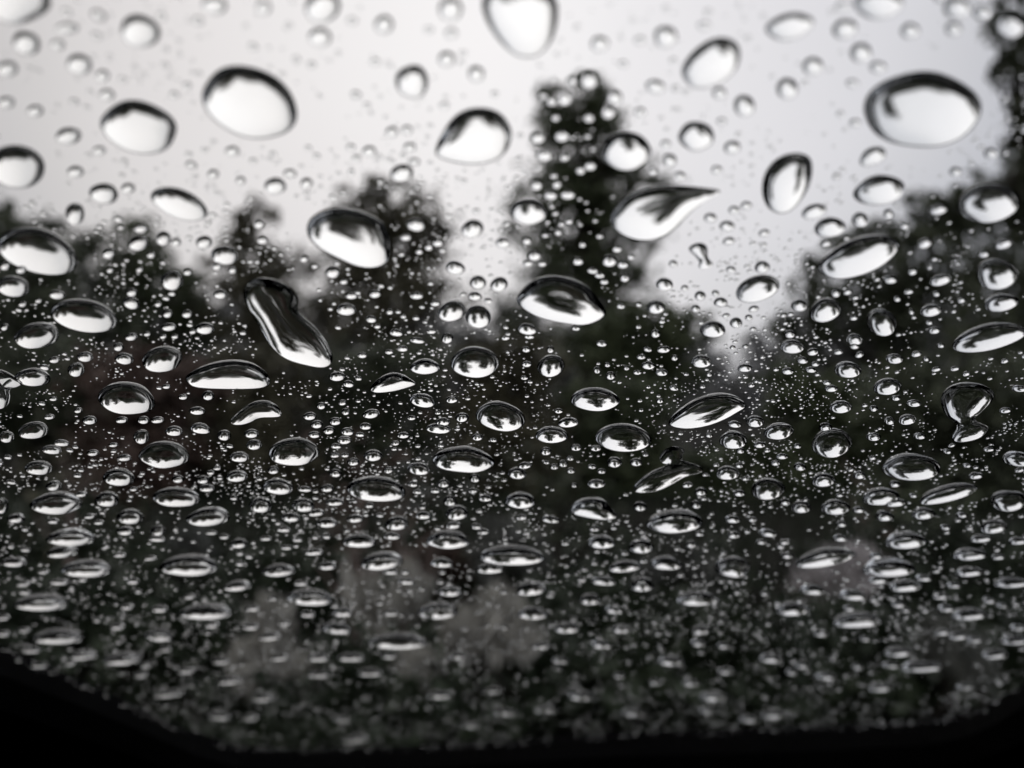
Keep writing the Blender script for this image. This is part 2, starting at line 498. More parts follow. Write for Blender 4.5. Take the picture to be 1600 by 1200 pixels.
for nm, lb, bl, d, mk, ct, sz in pales:
    make_tree(nm, lb, PB, [(b_[0], b_[1], b_[2] * 0.62, b_[3] * 0.85) for b_ in bl], d, LM[mk], sz * 2.6, int(ct * 0.5), droop=-1.5, wide=0.10, trunk_r=0.012, stems=3, cat='shrub', cl=0.45)
# saplings with bare pale stems
def sapling(label, x0, x1, ytop, d, wood, r, leaf, crown):
    base = at(x0, 600, d); base.z = 0
    root = empty('sapling', base)
    tag(root, label, 'sapling', 'bare saplings between car and bushes')
    topp = at(x1, ytop, d) - base
    pts = wobble(Vector((0, 0, -0.05)), topp, 8, 0.02)
    v, f = tube(pts, [r * (1 - 0.6 * i / 8) for i in range(9)], 8)
    for i in range(3, 8):
        e = pts[i] + Vector((rng.normal() * 0.16, rng.normal() * 0.16, 0.18 + 0.1 * rng.random()))
        v2, f2 = tube([pts[i], pts[i].lerp(e, 0.5) + Vector((0, 0, -0.02)), e], [r * 0.4, r * 0.3, r * 0.12], 5)
        o_ = len(v); v += v2; f += [tuple(q + o_ for q in g) for g in f2]
    mesh_obj('trunk', v, f, wood, root, True)
    c = np.array(topp) + rng.normal(size=(crown, 3)) * np.array([0.16, 0.16, 0.18])
    leaves_obj('crown', c, 0.06, leaf, root)
sapling('thin pinkish sapling stem behind the low pale shrub', 555, 560, 780, 3.6, pale_bark, 0.035, LM['russet'], 120)
sapling('leaning pale sapling next to the pinkish stem', 640, 622, 800, 3.8, pale_bark, 0.03, LM['grey'], 110)
sapling('dark thin sapling below the tall tree', 868, 866, 760, 4.2, bark, 0.028, LM['dark'], 160)
sapling('short pale sapling at the far left, in front of the dense bush', 112, 104, 740, 4.5, pale_bark, 0.03, LM['olive'], 120)
sapling('pale sapling stem seen under the right-hand green bush', 1380, 1392, 770, 4.6, pale_bark, 0.03, LM['green'], 140)
# grass between the car and the bushes
gc = np.stack([rng.uniform(-7, 7, 16000), 1.6 + 8.5 * rng.random(16000) ** 1.3, np.zeros(16000)], 1)
gh = rng.uniform(0.08, 0.30, 16000)
ga = rng.uniform(0, 6.28, 16000)
gl = rng.normal(size=(16000, 2)) * 0.08
w_ = 0.008
a = gc + np.stack([np.cos(ga), np.sin(ga), 0 * ga], 1) * w_
b = gc - np.stack([np.cos(ga), np.sin(ga), 0 * ga], 1) * w_
c = gc + np.stack([gl[:, 0], gl[:, 1], gh], 1)
gvv = np.stack([a, b, c], 1).reshape(-1, 3)
me = bpy.data.meshes.new('grass')
me.vertices.add(len(gvv)); me.vertices.foreach_set('co', gvv.astype(np.float32).ravel())
me.loops.add(len(gvv)); me.loops.foreach_set('vertex_index', np.arange(len(gvv), dtype=np.int32))
me.polygons.add(len(gvv) // 3); me.polygons.foreach_set('loop_start', (np.arange(len(gvv) // 3) * 3).astype(np.int32))
me.update(calc_edges=True)
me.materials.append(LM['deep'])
grass = bpy.data.objects.new('grass', me); col.objects.link(grass)
tag(grass, 'rough dark grass growing between car and bushes', 'grass', kind='stuff')

# ------------------------------------------------------------------ raindrops on the outside of the window
water = bpy.data.materials.new('rain_water')
water.use_nodes = True
nt = water.node_tree
nt.nodes.clear()
wb = nt.nodes.new('ShaderNodeBsdfGlass')
wb.inputs['IOR'].default_value = 1.333
wb.inputs['Roughness'].default_value = 0.0
wb.inputs['Color'].default_value = (0.99, 0.995, 0.995, 1)
wo_ = nt.nodes.new('ShaderNodeOutputMaterial')
nt.links.new(wb.outputs[0], wo_.inputs['Surface'])
GAP = 0.00004

# outlines as the photograph shows them: x, y of the middle, width, height, tilt (degrees, + is down to the right)
D = """
28 -2 100 80 0;219 48 62 54 25;41 67 44 38 20;124 100 40 34 20;390 159 158 108 30;217 198 126 80 14;26 259 94 66 14;107 212 40 28;118 268 26 20;155 235 20 16;167 148 24 20;160 118 22 20;162 302 46 34 10;200 294 22 18;280 318 94 46 22
12 107 32 26;10 160 26 20;55 173 26 20;90 70 22 18;105 44 36 18;335 8 40 30;363 236 22 18;333 272 18 16;376 282 16 14;292 134 14 12;272 148 14 12
504 10 58 50;600 38 30 30;500 58 36 32;704 14 38 38;644 127 52 54;744 115 26 26;698 92 26 26;628 270 36 30;586 97 16 12;612 206 20 18;636 203 18 16;577 236 22 18;640 230 20 16;430 290 34 28;479 286 20 18;557 247 14 12;694 165 16 12;705 52 20 18;670 47 14 12;412 12 24 24;548 230 14 12;573 165 12 10
1112 98 112 62 -36;1040 57 36 36 -15;937 68 28 26;1100 40 20 14;1000 63 18 14;1024 135 30 24;1124 145 22 20;1163 165 32 36 -20;1088 212 56 48;1144 230 26 22 -15;978 235 80 62;920 125 30 30;882 153 22 22;862 158 18 16;894 127 16 16;840 215 24 20;878 212 24 20;850 242 26 20;882 246 16 12;907 266 16 14;922 259 20 16;920 184 18 16;868 184 14 12;950 175 24 22;960 152 26 24;1000 175 18 16;1046 250 22 22;1062 275 18 16;1020 267 14 12;1120 265 18 14;870 288 16 14;838 289 20 18;1040 225 16 14;974 100 14 12;1052 95 12 10
1372 6 80 46;1234 41 76 42 -14;1495 12 44 34;1577 40 50 42 -15;1320 45 40 32 -20;1345 82 34 32 -20;1422 48 30 26;1270 103 32 30 -15;1230 138 34 34 -15;1441 170 178 126 -6;1364 244 44 28 -28;1374 297 80 48 -12;1548 239 22 18;1493 268 20 16;1372 105 26 20;1336 192 18 14;1317 10 22 16;1490 45 26 24;1332 130 20 14;1313 178 12 10;1545 317 98 62 -14;1535 20 30 24
58 392 130 70 18;117 334 30 36;217 379 34 26 -15;220 357 22 16;255 372 24 24;275 378 16 14;319 378 26 22;351 398 44 32 10;269 437 36 34;170 396 22 18;20 447 54 34 10;89 460 26 16 10;131 493 106 52 10;205 473 28 20 20;57 523 70 44;253 560 66 42;133 557 26 18;119 577 28 24;194 560 30 20 8;205 526 20 14;185 542 18 14;51 589 56 30 6;320 513 30 20;264 511 24 14;292 490 18 14;262 490 16 14;344 460 22 16;206 457 18 14;8 415 18 16;33 421 18 14;339 416 16 14;363 422 14 12;236 398 14 12;293 425 14 12;85 562 18 12;60 470 12 8;35 475 14 10;172 422 12 10;218 421 12 10;7 511 14 12;247 475 12 10;230 522 12 8;255 526 12 8;273 526 12 8;301 518 12 9
650 351 30 22;634 371 18 12;738 357 36 30 -20;786 379 24 18;711 418 30 24 20;747 441 26 22;780 444 28 24 -25;742 463 22 14;763 470 14 10;684 379 18 14;670 386 14 12;655 393 12 10;520 425 24 20;537 440 14 10;475 404 14 12;492 416 12 8;410 375 18 14;405 350 18 16;549 462 20 12;586 459 20 14;541 483 32 20;580 499 18 12 15;651 462 22 12;680 474 16 10;706 485 46 34 -12;747 494 42 38;699 528 20 18 -15;619 520 22 12;674 518 16 8;652 532 24 10 10;629 545 18 10;608 550 14 8;742 565 76 52;664 573 46 26;527 588 26 16;566 555 16 10;650 497 12 8;609 487 12 10;790 528 14 8
826 330 58 44;860 305 22 16;887 304 24 16;872 363 12 10;889 346 12 10;823 376 16 14;835 399 22 18;825 411 16 12;847 412 14 10;903 408 18 14;952 407 24 20;973 413 18 14;964 389 16 12;910 382 12 10;986 401 12 10;926 423 18 10;937 430 16 10;944 440 14 10;976 434 16 14;1038 444 28 22;1052 412 14 12;1070 450 12 10;1094 462 18 16;1118 458 12 10;1126 472 22 16;1025 480 28 22;970 478 14 10;998 476 10 8;1087 482 14 12;1114 514 40 28;1150 504 20 18;1170 496 12 10;1184 450 72 42 -20;1191 417 24 20;1142 421 16 12;1136 353 24 18;1147 328 18 14;1166 321 18 14;1110 340 20 16;824 514 30 20;827 526 16 8;900 513 14 8;940 537 18 10;1024 521 16 14;822 546 14 10;860 546 12 12;861 571 44 36 -20;823 569 16 10;1037 546 22 12;1012 546 14 8;1013 571 22 14;1002 558 14 8;1054 559 12 10;1096 564 32 22;1164 575 24 14;996 582 14 8;933 578 12 12;954 587 16 14;979 575 10 8;949 570 10 8;1034 582 20 12;1145 543 10 8;1165 541 10 8;1108 585 10 8
1272 330 40 24 -20;1297 355 50 32 -15;1344 343 26 24;1388 334 16 16;1466 328 30 16 -15;1413 353 16 12;1445 380 26 16 -30;1568 381 30 16 -20;1537 397 18 12 -10;1391 437 22 14;1426 424 16 12 -30;1470 437 36 18 -20;1420 456 16 8 -10;1306 458 16 14;1249 477 26 20;1290 484 52 38 -10;1378 503 50 44;1463 459 12 10;1502 469 14 10 -15;1455 485 34 20 -15;1334 497 14 8;1402 467 12 10;1424 487 10 10;1460 516 20 12 -10;1558 427 66 52;1565 473 56 28 -12;1546 527 116 42 -13;1452 504 12 8;1234 522 18 14;1238 541 38 24;1335 530 26 20;1335 541 16 10;1270 550 20 12 -15;1310 550 16 9 -10;1343 554 16 10 -20;1398 560 28 18;1254 563 18 12;1274 569 14 8;1231 580 20 12;1267 578 18 10;1325 577 46 26;1432 553 18 10 -15;1447 561 10 8;1463 577 16 8 -15;1492 576 16 8 -15;1510 584 14 8 -20;1470 540 12 8;1570 564 14 8 -20;1292 598 14 8
197 622 92 52 8;52 671 50 30;10 682 26 20;83 623 14 8;122 641 14 10;77 651 18 10;140 656 24 16;190 656 20 12;224 656 20 14;246 656 22 12;308 642 26 14 8;286 620 16 10;325 618 20 16;260 604 14 8;221 682 26 24;272 673 28 18;313 669 32 18 15;350 680 22 18;393 677 24 16;397 694 26 18;374 713 32 18;256 709 78 46;177 695 16 8;96 692 26 12 8;81 702 32 16;145 707 20 12;194 715 24 12;60 730 46 24;185 745 50 30 6;84 758 26 18;87 785 82 38;167 779 38 26;127 772 20 10;275 776 68 36;323 762 26 14;317 749 22 14;278 748 20 14;370 743 36 20;329 738 14 8;339 731 14 8;25 809 28 18;203 806 42 28;325 806 68 34;140 806 20 10;154 816 18 9;83 814 20 10;196 828 30 18;247 828 24 20;110 839 76 32;97 861 52 24;373 848 28 20;245 842 28 10;350 838 18 10;22 877 38 22;187 867 22 9;235 872 22 9;135 887 80 36;295 881 90 46;68 893 20 10;330 832 20 8;2 790 24 26
459 705 80 46;660 625 40 24 12;706 624 20 13;782 650 74 50;722 652 22 16;692 659 24 14;685 669 38 18;746 683 18 12;724 718 92 44 3;580 646 28 16;571 666 20 12;540 643 14 12;502 634 16 12;535 629 14 10;484 650 22 14;524 658 20 14;495 663 20 14;514 672 20 14;543 674 22 14;538 687 24 15;491 679 20 12;525 697 18 9;630 680 20 11;618 692 14 9;643 653 14 8;583 711 30 20;552 721 20 14;539 711 14 8;523 711 16 9;654 731 36 22 12;607 734 16 12;588 763 94 42 5;524 739 20 14;427 734 20 14;511 762 22 14;434 759 48 28;476 764 24 10;523 784 28 14;407 788 38 26;474 788 36 24;494 801 28 12;454 807 30 18;577 789 16 10;555 809 28 16;511 816 32 18;443 827 24 10;561 845 54 24;620 816 38 26;612 837 28 14;661 805 26 14;700 842 68 34;714 800 36 26;703 782 22 18;708 820 26 14;693 755 20 14;742 747 18 14;739 766 16 10;758 778 22 12;652 768 16 8;660 792 12 8;415 841 20 9;464 843 18 8;490 862 32 14;447 855 20 9;435 890 52 26;596 875 68 36;511 883 30 18;690 878 36 20;610 892 26 14;755 830 20 12;765 888 42 20
930 624 76 38 3;862 679 52 28;888 660 34 16;974 683 90 46 3;873 642 14 9;1031 626 12 9;1053 606 16 10;900 699 18 12;931 700 18 11;853 705 18 14;820 727 22 12;808 739 30 20;866 729 14 10;880 724 16 12;891 716 12 8;892 735 14 10;960 722 24 18;994 722 20 14;925 729 14 8;940 736 14 9;932 755 28 16;897 758 10 8;1055 814 88 40 -3;813 781 48 28;1000 791 22 16;940 846 42 26;1002 852 40 28 4;1146 687 44 30 -4;1148 663 22 12;1180 658 30 20;1137 738 38 24 -4;1187 695 20 11;1157 704 14 10;1155 727 14 9;1108 680 12 8;1200 763 54 36 -5;1095 768 20 14;1155 770 20 12;1088 788 18 14;1145 811 26 14;1147 835 22 14;1093 833 16 11;1080 850 18 14;1190 846 18 11;976 884 50 24 -8;800 867 102 38;815 808 18 10;860 811 30 13;1041 879 50 28;1145 884 58 42;1200 832 30 15
1299 607 22 12;1387 603 46 28 -12;1314 635 36 22;1365 638 14 11;1400 622 16 9;1428 630 24 13;1418 655 30 18 -12;1390 657 18 14;1217 673 48 28 -8;1290 667 22 15;1300 691 64 48 -8;1365 682 24 15;1437 681 20 12;1571 641 20 10 -10;1593 607 26 12;1222 713 20 10;1212 723 16 10;1250 729 20 14;1246 697 14 8;1425 729 94 44;1545 702 18 8;1590 716 48 26;1480 705 14 9;1511 727 14 8;1525 743 24 12 -10;1343 742 20 14;1287 749 38 24 -6;1398 756 18 12;1377 775 58 30 -5;1400 785 32 14 -10;1482 770 94 26 -17;1577 781 60 36 -4;1427 774 14 8;1306 791 46 28 -5;1252 791 32 22;1342 796 20 12;1382 805 30 20;1443 801 38 22 -8;1227 784 18 12;1315 818 18 12;1313 840 24 14;1416 844 66 30 -6;1477 823 18 12;1553 821 44 26 -10;1503 804 18 11;1533 841 34 14 -8;1390 886 84 36 -4;1290 869 98 34 -15;1516 865 54 24 -4;1591 845 30 14;1220 853 16 11;1230 867 20 14;1515 893 44 18 -8;1369 868 22 13;1560 870 22 11 -10
64 940 84 36;37 912 24 12;92 909 32 13;38 925 22 10;129 905 18 10;207 908 22 12;371 915 46 20;90 994 80 30;321 955 82 32;198 948 24 12;249 951 28 14;296 932 20 11;248 991 48 26;130 1022 46 22;191 1028 60 28;183 979 26 13;331 976 26 13;48 1015 34 13;38 984 22 11;62 1039 32 12;4 965 24 11;4 990 26 11;290 1047 32 14;360 1062 44 16;258 1014 22 11;345 1032 32 14;220 1054 24 12;262 1083 50 15;342 1118 38 15;391 1120 30 14;228 1039 20 11;391 979 28 13;395 950 24 12;110 1036 20 10
484 932 72 34;470 911 24 11;480 959 26 13;535 956 34 18;634 908 28 13;610 957 26 13;703 923 38 20;685 952 64 36;444 973 22 12;526 981 46 22;422 993 38 18;620 1001 92 32;607 1024 26 13;715 1025 30 14;497 1027 36 14;548 1027 42 15;436 1027 32 13;578 1050 40 16;497 1053 36 14;685 1085 40 16;410 1090 38 14;555 1153 46 16;534 1123 30 13;735 1132 32 14;788 1112 38 15;770 1078 34 14
943 907 40 18;1003 912 38 30;830 918 50 30;922 935 34 24;832 957 48 26;960 952 30 17;1090 934 66 30;886 980 40 22;971 982 30 17;1095 984 30 18;940 1006 34 18;1048 1032 44 19;1091 1004 26 15;845 1009 30 14;1131 1008 22 13;875 1031 28 14;968 1055 20 12;1024 1065 22 13;1080 1066 30 15;1135 1048 28 14;907 1086 42 19;1115 1086 46 24;852 1107 38 15;990 1112 40 16;1105 1109 28 14;1170 1123 34 14
1372 906 32 15;1270 920 44 22;1333 929 46 22;1415 915 50 24 -8;1443 903 28 13;1238 951 56 26;1340 968 80 30 -4;1515 959 56 24 -6;1404 944 26 13;1478 950 28 15;1327 950 20 13;1283 989 26 14;1352 997 20 12;1405 1018 46 19 -5;1440 1041 66 20 -3;1391 1038 30 14;1473 986 30 15 -12;1498 993 32 15 -10;1523 999 26 13;1555 1022 42 17 -8;1585 1000 44 17 -4;1290 1055 36 18;1376 1073 42 17 -6;1253 1039 26 13;1237 1050 20 12;1205 1028 38 18;1580 910 54 20 -3;1508 1072 30 14;1210 1115 44 18;1590 980 26 13;1545 938 22 12;1565 945 20 12;1470 931 26 13;1490 914 24 12;1340 1041 20 12
"""
# drops of odd outline: points round the edge, then the ridge lines inside
P = {
 (450, 503): ([(378,455),(385,437),(400,429),(425,431),(448,441),(462,455),(467,466),(463,480),(470,492),(490,508),(508,528),(519,550),(521,566),(508,576),(480,572),(445,562),(425,545),(410,520),(398,495),(385,476)], [[(408,452),(424,478),(445,512),(472,542),(498,560)]]),
 (1045, 735): ([(1029,712),(1033,701),(1040,694),(1052,690),(1067,692),(1071,699),(1065,707),(1067,715),(1082,720),(1099,726),(1098,736),(1075,740),(1062,748),(1052,755),(1032,766),(1012,770),(993,770),(988,762),(997,750),(1017,735),(1037,726),(1046,721),(1035,720)], [[(1050,703),(1053,722),(1030,745),(1006,762)], [(1056,727),(1090,731)]]),
 (1095, 398): ([(1074,388),(1082,380),(1094,377),(1104,381),(1106,390),(1105,400),(1110,407),(1115,412),(1112,417),(1104,421),(1095,421),(1091,417),(1093,408),(1086,399)], [[(1090,389),(1098,400),(1103,413)]]),
 (1511, 640): ([(1468,625),(1475,607),(1495,598),(1525,596),(1548,603),(1556,615),(1550,626),(1535,642),(1521,652),(1531,660),(1546,665),(1543,675),(1530,686),(1505,692),(1489,690),(1487,682),(1496,668),(1493,658),(1478,650)], [[(1525,617),(1502,624),(1507,645),(1508,660),(1508,676),(1525,673)]]),
 (1040, 330): ([(952,345),(958,325),(975,305),(1000,292),(1030,285),(1070,286),(1100,289),(1134,294),(1112,305),(1087,322),(1066,345),(1050,362),(1030,374),(1005,378),(980,372),(962,360)], [[(998,336),(1030,325),(1065,309),(1095,299),(1120,296)]]),
 (877, 468): ([(803,468),(815,448),(838,430),(865,426),(895,432),(922,445),(937,467),(950,487),(940,500),(915,510),(890,508),(850,500),(822,487)], [[(845,466),(900,478)]]),
 (740, 212): ([(679,236),(686,215),(700,190),(715,174),(738,165),(765,166),(785,175),(798,195),(801,215),(790,240),(770,254),(735,259),(700,252),(683,245)], [[(725,218),(755,212)]]),
 (812, 33): ([(752,10),(755,-10),(770,-22),(812,-26),(855,-20),(872,0),(872,30),(865,60),(850,82),(830,92),(805,88),(780,65),(762,38)], [[(812,15),(822,45)]]),
 (1229, 286): ([(1190,300),(1192,275),(1205,253),(1225,240),(1248,236),(1265,242),(1270,256),(1268,280),(1258,305),(1240,328),(1222,336),(1205,330),(1195,318)], [[(1240,270),(1222,305)]]),
 (545, 370): ([(478,352),(485,335),(505,323),(535,320),(565,327),(592,340),(605,352),(612,378),(611,402),(600,416),(580,421),(555,417),(530,405),(505,392),(490,380),(481,368)], [[(528,358),(570,383)]]),
 (1105, 640): ([(1043,661),(1050,648),(1072,630),(1095,618),(1125,610),(1150,612),(1165,622),(1167,633),(1155,640),(1138,652),(1110,665),(1080,671),(1060,670),(1047,666)], [[(1080,654),(1135,630)]]),
 (1342, 400): ([(1275,416),(1290,400),(1310,384),(1340,370),(1375,363),(1400,368),(1408,380),(1400,396),(1380,415),(1350,430),(1320,437),(1300,437),(1284,428)], [[(1315,413),(1375,388)]]),
 (356, 585): ([(288,592),(292,583),(310,572),(340,563),(370,561),(395,565),(415,577),(424,592),(420,604),(400,609),(340,609),(300,606)], [[(325,590),(390,590)]]),
 (400, 642): ([(359,657),(368,645),(382,632),(400,622),(425,624),(438,635),(441,649),(428,651),(405,651),(392,660),(375,665),(362,663)], [[(376,654),(398,638),(422,640)]]),
 (614, 598): ([(577,606),(588,592),(602,583),(618,580),(636,586),(646,595),(653,599),(635,606),(615,612),(590,615),(580,612)], [[(600,600),(628,597)]]),
 (928, 794): ([(889,800),(893,785),(905,776),(930,772),(948,777),(956,792),(969,808),(945,814),(918,809)], [[(915,792),(940,800)]]),
 (8, 606): ([(-40,590),(-20,574),(0,574),(18,584),(38,596),(30,602),(14,606),(17,620),(12,636),(-6,642),(-36,630)], [[(-12,595),(12,593)], [(-8,600),(-4,624)]]),
}
drops = []
for e in D.replace('\n', ';').split(';'):
    q = [float(t) for t in e.split()]
    if len(q) >= 4:
        if q[1] > 780: q[3] *= 1 - 0.17 * min(1, (q[1] - 780) / 120)
        drops.append(dict(x=q[0], y=q[1], w=q[2], h=q[3], r=q[4] if len(q) > 4 else 0.0))
for (x, y), (ol, sp) in P.items():
    xs = [p[0] for p in ol]; ys = [p[1] for p in ol]
    drops.append(dict(x=x, y=y, w=max(xs) - min(xs), h=max(ys) - min(ys), r=0.0, ol=ol, sp=sp))
drops.sort(key=lambda d: -d['w'] * d['h'])

def smooth01(a, b, x):
    t = max(0.0, min(1.0, (x - a) / (b - a)))
    return t * t * (3 - 2 * t)
CONTACT = R(68)        # angle at which water meets this glass
def kh(r, y=700.0):
    """height of a drop against its radius: small ones are round caps, large ones are flattened by their weight"""
    return math.tan(CONTACT / 2) * (1.0 - 0.28 * smooth01(0.0012, 0.0055, r)) * (1.0 + 0.26 * smooth01(690, 900, y))
def pw(r, y=700.0):
    return 1.0 + 0.30 * smooth01(0.0015, 0.0055, r)
def sag(y):
    return 0.08 + 0.26 * smooth01(660, 900, y)
_cs, _cc = math.sin(CONTACT), math.cos(CONTACT)
def cap(r, p=1.0):
    """profile of a spherical cap: 1 in the middle, 0 at the edge; p over 1 flattens the middle"""
    q = np.minimum(1.0, np.abs(r)) ** p
    return (np.sqrt(np.maximum(0, 1 / _cs ** 2 - q ** 2)) - _cc / _cs) / ((1 - _cc) / _cs)
def foot(w, h, y):
    """how much of the seen height is the drop's footprint on the glass; the rest is its bulge seen over the upper rim"""
    al = alpha_at(y)
    s, c = math.sin(al), math.cos(al)
    KH = kh(w / 2 / FPX * D0 * math.tan(TILT) / (math.tan(TILT) - (y - CY) / FPX), y)
    lo, hi = 0.05 * w, 3.0 * w
    for _ in range(40):
        rv = (lo + hi) / 2
        H = KH * min(w / 2, rv)
        tot = rv * s + math.sqrt((rv * s) ** 2 + (H * c) ** 2)
        if tot > h: hi = rv
        else: lo = rv
    return max(0.42, min(1.0, 2 * rv * s / h))

def chaikin(p, n_):
    for _ in range(n_):
        q = []
        for i in range(len(p)):
            a, b = p[i], p[(i + 1) % len(p)]
            q.append((a[0] * .75 + b[0] * .25, a[1] * .75 + b[1] * .25))
            q.append((a[0] * .25 + b[0] * .75, a[1] * .25 + b[1] * .75))
        p = q
    return p

def resample(p, n_):
    p = np.array(p + [p[0]])
    s = np.concatenate([[0], np.cumsum(np.linalg.norm(np.diff(p, axis=0), axis=1))])
    t = np.linspace(0, s[-1], n_, endpoint=False)
    return np.stack([np.interp(t, s, p[:, 0]), np.interp(t, s, p[:, 1])], 1)

def to_uv(pts):
    x = (pts[:, 0] - CX) / FPX; z = (CY - pts[:, 1]) / FPX
    t = (PO - EYE).dot(PN) / (PN.y + z * PN.z)
    return np.stack([x * t, (t - D0) * PV.y + z * t * PV.z], 1)

def dome(ol, near, H, rings, p1=1.0):
    """closed drop: edge points ol (uv), ridge point of each edge point near (uv), height H of each ridge point -> verts (uvn), faces"""
    n_ = len(ol)
    v = [np.concatenate([ol, np.full((n_, 1), GAP)], 1)]
    ts = np.linspace(0, 1, rings + 1)[1:] ** 1.35
    for t in ts:
        r = 1 - t
        q = ol + (near - ol) * t
        if t > 0.999: q = ol + (near - ol) * 0.97; r = 0.03
        hh = H * cap(r, p1)
        v.append(np.concatenate([q, (GAP + hh)[:, None]], 1))
    v = np.concatenate(v)
    f = []
    for k_ in range(rings):
        for i in range(n_):
            j = (i + 1) % n_
            f.append((k_ * n_ + i, k_ * n_ + j, (k_ + 1) * n_ + j, (k_ + 1) * n_ + i))
    return v, f, n_

def membrane(v, f, n_, y):
    """height of an oddly shaped drop: a membrane bulged by even pressure over its outline (linear finite elements)"""
    m = len(v)
    x = v[:, :2]
    tri = []
    for q in f:
        tri.append((q[0], q[1], q[2])); tri.append((q[0], q[2], q[3]))
    tri = np.array(tri)
    a, b, c = x[tri[:, 0]], x[tri[:, 1]], x[tri[:, 2]]
    ar = np.abs((b[:, 0] - a[:, 0]) * (c[:, 1] - a[:, 1]) - (b[:, 1] - a[:, 1]) * (c[:, 0] - a[:, 0])) / 2
    sc_ = ar.mean()
    ar = np.maximum(ar, sc_ * 0.01)
    K = np.zeros((m, m)); F = np.zeros(m)
    g = [np.stack([p[:, 1] - q[:, 1], q[:, 0] - p[:, 0]], 1) for p, q in ((b, c), (c, a), (a, b))]
    for i in range(3):
        np.add.at(F, tri[:, i], ar / 3)
        for j in range(3):
            np.add.at(K, (tri[:, i], tri[:, j]), (g[i] * g[j]).sum(1) / (4 * ar))
    inn = np.arange(n_, m)
    ph = np.zeros(m)
    ph[inn] = np.linalg.solve(K[np.ix_(inn, inn)] + np.eye(len(inn)) * 1e-9, F[inn])
    ph = np.maximum(ph, 0)
    R_ = 2 * math.sqrt(np.percentile(ph, 95))
    t = ph / ph.max()
    return GAP + kh(0.8 * R_, y) * 0.8 * R_ * cap(np.sqrt(np.maximum(0, 1 - t)), pw(R_, y))

def seg_nearest(p, sp):
    best, bp, bt = 1e9, None, 0
    for line in sp:
        for a, b in zip(line[:-1], line[1:]):
            a, b = np.array(a), np.array(b)
            d = b - a
            t = np.clip(((p - a) @ d) / (d @ d), 0, 1)
            q = a + d * t
            l = np.linalg.norm(p - q)
            if l < best: best, bp = l, q
    return bp, best

random.seed(5)
# drops hang towards the lower edge of the sloping glass: shallow above, steep below
def apex(uv, y):
    c = uv.mean(0)
    half = (uv[:, 1].max() - uv[:, 1].min()) / 2
    return np.array([c[0], c[1] - sag(y) * half])
def drop_geo(d, seg, rings):
    rs = random.Random(int(d['x'] * 31 + d['y'] * 17))
    f_ = foot(d['w'], d['h'], d['y'])
    if 'ol' in d:
        ol = chaikin([tuple(map(float, p)) for p in d['ol']], 3)
        ol = resample(ol, seg)
        yb = max(p[1] for p in ol)
        sq = lambda a: np.stack([a[:, 0], yb - (yb - a[:, 1]) * f_], 1)
        uv = to_uv(sq(ol))
        if d['sp'] is None or len(d['sp'][0]) == 2 and len(d['sp']) == 1:
            c = uv.mean(0)
            dist = np.linalg.norm(uv - c, axis=1)
            r_ = dist.min() ** 0.5 * dist.mean() ** 0.5
            return uv, np.tile(apex(uv, d['y']), (seg, 1)), np.full(seg, kh(r_, d['y']) * r_)
        sp = [[tuple(q) for q in to_uv(sq(np.array(l, float)))] for l in d['sp']]
        nr = [seg_nearest(p, sp) for p in uv]
        near = np.array([q[0] for q in nr]); dist = np.array([q[1] for q in nr])
        # even the ridge out along the outline so that the surface stays smooth
        ks = max(1, seg // 24)
        for _ in range(3):
            near = sum(np.roll(near, k_, 0) for k_ in range(-ks, ks + 1)) / (2 * ks + 1)
            dist = sum(np.roll(dist, k_, 0) for k_ in range(-ks, ks + 1)) / (2 * ks + 1)
        H = 0.25 * dist
    else:
        th = np.linspace(0, 2 * math.pi, seg, endpoint=False)
        big = min(1.0, d['w'] / 60.0)
        rr = np.ones(seg)
        for k_ in range(2, 6):
            rr += rs.gauss(0, 0.036 * max(big, 0.55) / (k_ - 1)) * np.cos(k_ * th + rs.uniform(0, 6.28))
        ex = np.cos(th) * rr * d['w'] / 2
        ey = np.sin(th) * rr * d['h'] / 2
        if abs(d['r']) <= 1 and d['w'] < 75: d['r'] = rs.gauss(0, 4.0)
        if abs(d['r']) > 0.1:
            # width and height are given along the tilted axes
            a = R(d['r'])
            ex, ey = ex * math.cos(a) - ey * math.sin(a), ex * math.sin(a) + ey * math.cos(a)
        px = np.stack([d['x'] + ex, d['y'] + ey], 1)
        yb = px[:, 1].max()
        px[:, 1] = yb - (yb - px[:, 1]) * f_
        uv = to_uv(px)
        c = uv.mean(0)
        dist = np.linalg.norm(uv - c, axis=1)
        near = np.tile(apex(uv, d['y']), (seg, 1))
        H = np.full(seg, kh(dist.mean(), d['y']) * rs.uniform(0.92, 1.12) * dist.min() ** 0.6 * dist.mean() ** 0.4)
    return uv, near, H

